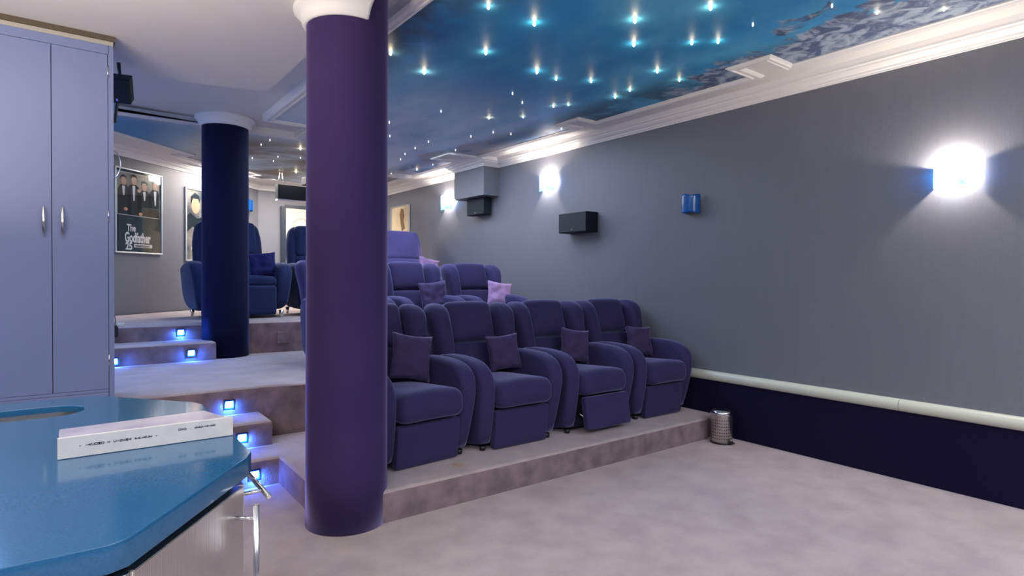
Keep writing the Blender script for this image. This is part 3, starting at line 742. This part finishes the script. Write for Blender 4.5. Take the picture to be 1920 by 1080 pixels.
# hanging black housing and projector at the back
t = thing('screen_housing', 'long black box hanging from the ceiling at the back', 'screen housing', (2.36, 8.8, 2.41), math.radians(3))
bm = bmesh.new(); bbox(bm, 0, 1.45, -.12, .0, 0, .20, .004); mk('housing', bm, M_spkbox, t)
bm = bmesh.new(); box(bm, .0, 1.45, -.10, -.02, -.028, -.004); mk('lower_rail', bm, M_white, t)
for x in (.06, 1.35):
    bm = bmesh.new(); cyl(bm, (x-.03, -.06, .20), (x-.015, -.06, .39), .004, 8); cyl(bm, (x+.03, -.06, .20), (x+.015, -.06, .39), .004, 8); mk('hanger', bm, M_chrome, t)
t = thing('projector', 'small black projector hanging above the long black box, beside the purple column', 'projector', (2.82, 8.55, 2.68), math.radians(10))
bm = bmesh.new(); bbox(bm, -.12, .20, -.14, .12, -.065, .05, .01); mk('body', bm, M_spkbox, t)
bm = bmesh.new(); cyl(bm, (0.02, 0, .05), (.02, 0, .115), .02, 12); mk('mount', bm, M_black, t)
tube('cable', [(-.10, -.06, .0), (-.16, -.10, -.04), (-.19, -.12, -.09)], .005, M_black, t)

# ------------------------------------------------------------------ waste bin
t = thing('pedal_bin', 'small perforated steel pedal bin on the carpet by the platform end', 'bin', (4.165, 2.745, 0))
bm = bmesh.new(); lathe(bm, [(0, .004), (.078, .004), (.082, .012), (.083, .225)], 48); body = mk('body', bm, M_steel, t, True)
bm = bmesh.new(); lathe(bm, [(.0, 0), (.086, 0), (.086, .014), (.0, .014)], 40); mk('base_ring', bm, M_black, t)
bm = bmesh.new(); lathe(bm, [(.084, .225), (.087, .228), (.087, .248), (.080, .258), (.05, .264), (.0, .266)], 48); mk('lid', bm, M_chrome, t, True)
bm = bmesh.new()
for k in range(7):
    for i in range(30):
        a = 2*PI*i/30
        c = Vector((math.cos(a), math.sin(a), 0)); p = c*.0815 + Vector((0, 0, .045+.024*k))
        cyl(bm, p, p+c*.0022, .0042, 8)
o = mk('perforation', bm, M_gap, t); o['kind'] = 'stuff'
bm = bmesh.new(); bbox(bm, -.022, .022, -.115, -.075, .012, .020, .003); o = mk('pedal', bm, M_black, t); o.rotation_euler = (0, 0, math.radians(-5))

# ------------------------------------------------------------------ cushions
def cushion_mesh(size=.36, th=.06, seed=0, m=M_pillow, asp=1.0):
    bm = bmesh.new(); n = 22; G = {}
    for s in (0, 1):
        for i in range(n+1):
            for j in range(n+1):
                u, v = i/n*2-1, j/n*2-1
                edge = i in (0, n) or j in (0, n)
                if edge and s and (i, j) in G: G[(i, j, 1)] = G[(i, j)]; continue
                e = (1-u**4)*(1-v**4)
                x = u*size/2*(1-.10*(1-v*v)*(abs(u)**3)); z = v*size/2*asp*(1-.10*(1-u*u)*(abs(v)**3))
                t_ = th*(max(e, 0)**.55)
                w_ = noise.noise(Vector((u*2.2+seed, v*2.2, seed*3.1)))*.020 + .010*math.sin((u*1.3+v)*7+seed)*(abs(u)**2)*noise.noise(Vector((u*3, v*3, seed)))*3
                y = (-1 if s == 0 else 1)*t_*(1) + (w_*(e**.3) if e > 0 else 0)
                vt = bm.verts.new((x, y, z)); G[(i, j, s)] = vt
                if edge: G[(i, j)] = vt; G[(i, j, 1)] = vt; G[(i, j, 0)] = vt
    for s in (0, 1):
        for i in range(n):
            for j in range(n):
                f = bm.faces.new((G[(i, j, s)], G[(i+1, j, s)], G[(i+1, j+1, s)], G[(i, j+1, s)])); f.smooth = True
    bmesh.ops.recalc_face_normals(bm, faces=bm.faces)
    me = bpy.data.meshes.new('throw_cushion'); bm.to_mesh(me); bm.free(); me.materials.append(m); return me
def cushion(loc, rot, label, m=M_pillow, size=.36, seed=0, th=.06, group='throw cushions on the recliners', asp=1.0):
    o = bpy.data.objects.new('throw_cushion', cushion_mesh(size, th, seed, m, asp)); COL.objects.link(o)
    o.location = loc; o.rotation_euler = [math.radians(a) for a in rot]; tag(o, label, 'cushion', group); return o

# ------------------------------------------------------------------ wing recliner (local: faces -y, origin on the carpet, front feet at y=-.30)
def prof_extrude(P, x0, x1, bev=.03, seg=4, puff=0):
    """closed (y, z) outline extruded along x and rounded"""
    bm = bmesh.new(); A = [bm.verts.new((x0, y, z)) for y, z in P]; B = [bm.verts.new((x1, y, z)) for y, z in P]; k = len(P)
    for i in range(k): bm.faces.new((A[i], A[(i+1) % k], B[(i+1) % k], B[i]))
    f1 = bm.faces.new(A); f2 = bm.faces.new(B)
    bmesh.ops.recalc_face_normals(bm, faces=bm.faces)
    ed = [e for e in bm.edges if (e in f1.edges[:] or e in f2.edges[:])]
    bmesh.ops.bevel(bm, geom=ed, offset=bev, segments=seg, affect='EDGES', profile=.5, clamp_overlap=True)
    for f in bm.faces: f.smooth = True
    return bm
def smooth_poly(P, it=2):
    for _ in range(it):
        Q = []
        for i in range(len(P)):
            a, b_ = P[i], P[(i+1) % len(P)]
            Q += [(a[0]*.75+b_[0]*.25, a[1]*.75+b_[1]*.25), (a[0]*.25+b_[0]*.75, a[1]*.25+b_[1]*.75)]
        P = Q
    return P
def wing_chair(label, loc, rz, m, group, open_rest=False):
    t = thing('wing_recliner', label, 'armchair', loc, rz, group)
    armP = [(-.295, .018), (-.335, .13), (-.372, .30), (-.388, .42), (-.370, .50), (-.32, .555), (-.24, .588), (-.12, .60), (.05, .60), (.20, .58), (.27, .50), (.27, .30), (.25, .018)]
    armP = smooth_poly(armP, 1)
    for s in (-1, 1):
        a, b_ = (.230, .352) if s > 0 else (-.352, -.230)
        bm = prof_extrude(armP, a, b_, .036, 5)
        for v in bm.verts:      # arms lean out a little towards the top, narrow at the floor
            k = max(0, v.co.z-.05)/.55; v.co.x += s*(.009*k - .018*(1-k))
        mk('armrest', bm, m, t, True)
    # seat cushion: deep front roll with a crowned top
    def sf(q):
        cx = 1-(q.x/.232)**2; k = 1 if q.z > 0 else .35
        q = q.copy(); q.z += k*.022*max(0, cx)*(1-max(0, q.y/.30)**2*.5); q.y -= .012*max(0, cx) if q.y < 0 else 0; return q
    bm = rbox((.232, .30, .085), .065, 8, sf, 4); o = mk('seat_cushion', bm, m, t, True); o.location = (0, -.125, .345); o.rotation_euler = (math.radians(-3), 0, 0)
    # footrest panel
    if open_rest:
        bm = rbox((.226, .028, .118), .016, 6); o = mk('footrest', bm, m, t, True); o.location = (0, -.415, .155); o.rotation_euler = (math.radians(-9), 0, 0)
        bm = bmesh.new(); cyl(bm, (-.20, -.40, .12), (-.20, -.24, .17), .006, 8); cyl(bm, (.20, -.40, .12), (.20, -.24, .17), .006, 8); mk('footrest_linkage', bm, M_chrome, t)
    else:
        bm = rbox((.224, .026, .127), .014, 6); o = mk('footrest', bm, m, t, True); o.location = (0, -.335, .135); o.rotation_euler = (math.radians(6), 0, 0)
    bm = bmesh.new(); box(bm, -.222, .222, -.29, .24, .03, .27); mk('base_frame', bm, M_gap, t)
    # backrest: lower lumbar roll and upper pad, tilted back
    tilt = math.radians(-17)
    def bf(q):
        q = q.copy(); k = 1-(q.x/.215)**2
        if q.y < 0: q.y -= .016*max(0, k)
        return q
    bm = rbox((.205, .065, .125), .035, 8, bf, 4); o = mk('lumbar_pad', bm, m, t, True); o.location = (0, .245, .515); o.rotation_euler = (tilt, 0, 0)
    def uf(q):
        q = q.copy(); k = 1-(q.x/.22)**2
        if q.y < 0: q.y -= .022*max(0, k)*(1-(q.z/.16)**2)
        if q.z > .08: q.z += .010*k
        return q
    bm = rbox((.205, .075, .155), .052, 8, uf, 5); o = mk('head_pad', bm, m, t, True); o.location = (0, .345, .785); o.rotation_euler = (tilt, 0, 0)
    bm = rbox((.27, .05, .36), .045, 6); o = mk('back_shell', bm, m, t, True); o.location = (0, .385, .56); o.rotation_euler = (tilt, 0, 0)
    for s in (-1, 1):
        secs = [(.262, .21, .40, .050, .09), (.266, .22, .47, .058, .105), (.270, .235, .56, .064, .115), (.275, .255, .66, .068, .118), (.283, .278, .75, .074, .118), (.290, .295, .82, .080, .114), (.292, .310, .87, .080, .105), (.290, .325, .905, .070, .09), (.286, .337, .928, .052, .065), (.283, .342, .938, .026, .035)]
        bm = loft([(s*x, y, z, a, b_) for x, y, z, a, b_ in secs], 28, 2.7)
        for v in bm.verts:
            v.co.y += .0025*math.sin(v.co.z*150)*(1 if v.co.z > .84 else .35)
        mk('wing', bm, m, t, True)
    for sx in (-1, 1):
        for y in (-.285, .24):
            bm = bmesh.new(); cyl(bm, (sx*.275, y, 0), (sx*.275, y, .030), .020, 16, .024); mk('foot', bm, M_black, t)
    bm = bmesh.new(); cyl(bm, (.30, .12, .52), (.345, .13, .60), .006, 8); 
    bm.free()
    return t
def recolor(t, m):
    for c in [x for x in bpy.data.objects if x.parent == t]:
        if c.data.materials and c.data.materials[0] == M_chair:
            c.data = c.data.copy(); c.data.materials[0] = m
Y1 = 3.48
g1 = 'purple wing recliners in the front row'
A = wing_chair('purple wing recliner half hidden behind the thick column, front row', (1.700, Y1, Z1), math.radians(5), M_chair, g1)
dup(A, (2.440, Y1, Z1), 0, 'purple wing recliner in the front row, first one fully right of the column')
wing_chair('purple wing recliner with its footrest swung out, front row', (3.188, Y1, Z1), 0, M_chair, g1, True)
dup(A, (3.928, Y1, Z1), 0, 'purple wing recliner in the front row nearest the right wall')
g2 = 'wing recliners in the second row'
Y2 = 5.36
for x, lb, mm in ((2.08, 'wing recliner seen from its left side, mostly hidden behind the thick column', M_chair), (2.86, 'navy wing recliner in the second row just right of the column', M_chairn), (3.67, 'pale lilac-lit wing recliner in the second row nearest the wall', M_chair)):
    dup(A, (x, Y2, Z2), 0, lb, g2)

c1 = 'purple cushion leaning on the '
def put(cx, row_y, z0, size, rot, lb, m, seed, dx=.13, dz=.46, dy=.0, th=.045, asp=1):
    cushion((cx+dx, row_y+dy, z0+dz+size*asp/2-.01), rot, lb, m, size, seed, th, asp=asp)
put(1.695, Y1, Z1, .285, (-17, 10, -8), 'purple cushion nearest the thick column, on the front row recliner', M_pillow, 1, dx=.10, dy=.01, asp=1.1)
put(2.447, Y1, Z1, .255, (-17, -5, -16), 'purple cushion on the second front row recliner, standing upright', M_pillow, 2, dx=.115, dy=.03, asp=1.05)
put(3.178, Y1, Z1, .265, (-17, 9, -14), 'purple cushion on the recliner with the open footrest', M_pillow, 3, dx=.10, dy=.03, asp=1.05)
put(3.925, Y1, Z1, .265, (-17, 5, -12), 'purple cushion on the front row recliner by the wall', M_pillow, 4, dx=.13, dy=.03)
put(2.86, Y2, Z2, .30, (-17, -6, -14), 'dark purple cushion on the navy recliner of the second row', M_pillow, 5, dx=.17, dy=.03)
put(3.67, Y2, Z2, .30, (-17, 8, -14), 'pale lilac cushion on the second row recliner near the wall', M_pillow_pink, 6, dx=.20, dy=.03)

# ------------------------------------------------------------------ big lounge recliners, upper row (front at -y, origin at floor)
def lounge(label, loc, rz, m, group):
    t = thing('lounge_recliner', label, 'armchair', loc, rz, group)
    # backrest shell: tall, waist narrower, rounded top
    def sh(q):
        q = q.copy(); k = (q.z+.42)/.84; q.x *= 1.0 + .04*math.sin(k*PI) - .16*max(0, k-.75)*2; return q
    bm = rbox((.37, .10, .42), .085, 8, sh, 4); o = mk('backrest', bm, m, t, True); o.location = (0, .42, .70); o.rotation_euler = (math.radians(-12), 0, 0)
    # head pad draped over the front with gathered seam
    def hp(q):
        q = q.copy(); k = 1-(q.x/.30)**2
        if q.y < 0:
            q.y -= .03*max(0, k)
            if q.z < -.02: q.y += .010*abs(math.sin(q.x*85))*min(1, (-q.z)/.12)
        return q
    bm = rbox((.30, .07, .21), .06, 18, hp, 4); o = mk('head_pad', bm, m, t, True); o.location = (0, .385, .915); o.rotation_euler = (math.radians(-12), 0, 0)
    bm = rbox((.30, .07, .17), .05, 18, hp, 4); o = mk('lumbar_pad', bm, m, t, True); o.location = (0, .30, .56); o.rotation_euler = (math.radians(-12), 0, 0)
    def st(q):
        q = q.copy(); q.z += .02*(1-(q.x/.36)**2) if q.z > 0 else 0; return q
    bm = rbox((.345, .36, .055), .045, 8, st, 4); o = mk('seat_cushion', bm, m, t, True); o.location = (0, -.06, .405)
    def sk(q):
        q = q.copy()
        if q.y < 0: q.y += .006*math.sin(q.x*60)*max(0, q.z+.1)*4 - .02*(.18+q.z)
        return q
    bm = rbox((.335, .045, .165), .03, 16, sk, 3); o = mk('front_skirt', bm, m, t, True); o.location = (0, -.40, .20)
    bm = bmesh.new(); box(bm, -.32, .32, -.36, .36, .06, .34); mk('base_frame', bm, M_gap, t)
    for s in (-1, 1):
        P = smooth_poly([(-.40, .07), (-.44, .30), (-.43, .50), (-.36, .60), (-.22, .635), (.05, .62), (.30, .60), (.40, .55), (.40, .10)], 2)
        bm = prof_extrude(P, .345*s if s > 0 else -.50, .50 if s > 0 else -.345, .055, 5)
        for v in bm.verts:
            k = v.co.z/.6; v.co.x += s*(.03*k-.05*(1-k)*(1 if v.co.y < 0 else .5))
        mk('armrest', bm, m, t, True)
        for y in (-.37, .33):
            bm = bmesh.new(); cyl(bm, (s*.40, y, 0), (s*.40, y, .085), .014, 14, .026); mk('leg', bm, M_chrome, t)
    return t
g3 = 'tall lounge recliners on the top platform'
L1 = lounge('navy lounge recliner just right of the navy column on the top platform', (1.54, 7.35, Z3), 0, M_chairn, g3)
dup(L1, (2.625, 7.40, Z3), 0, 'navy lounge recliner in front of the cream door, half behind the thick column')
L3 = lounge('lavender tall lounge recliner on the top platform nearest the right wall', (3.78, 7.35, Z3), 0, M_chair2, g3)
cushion((1.80, 7.22, Z3+.60), (-17, -6, -12), 'dark navy cushion on the lounge recliner beside the navy column', M_pillow_navy, .30, 7, .05)
cushion((3.98, 7.24, Z3+.60), (-20, 14, -12), 'pale lilac cushion on the lavender lounge recliner', M_pillow_pink, .30, 8, .05)
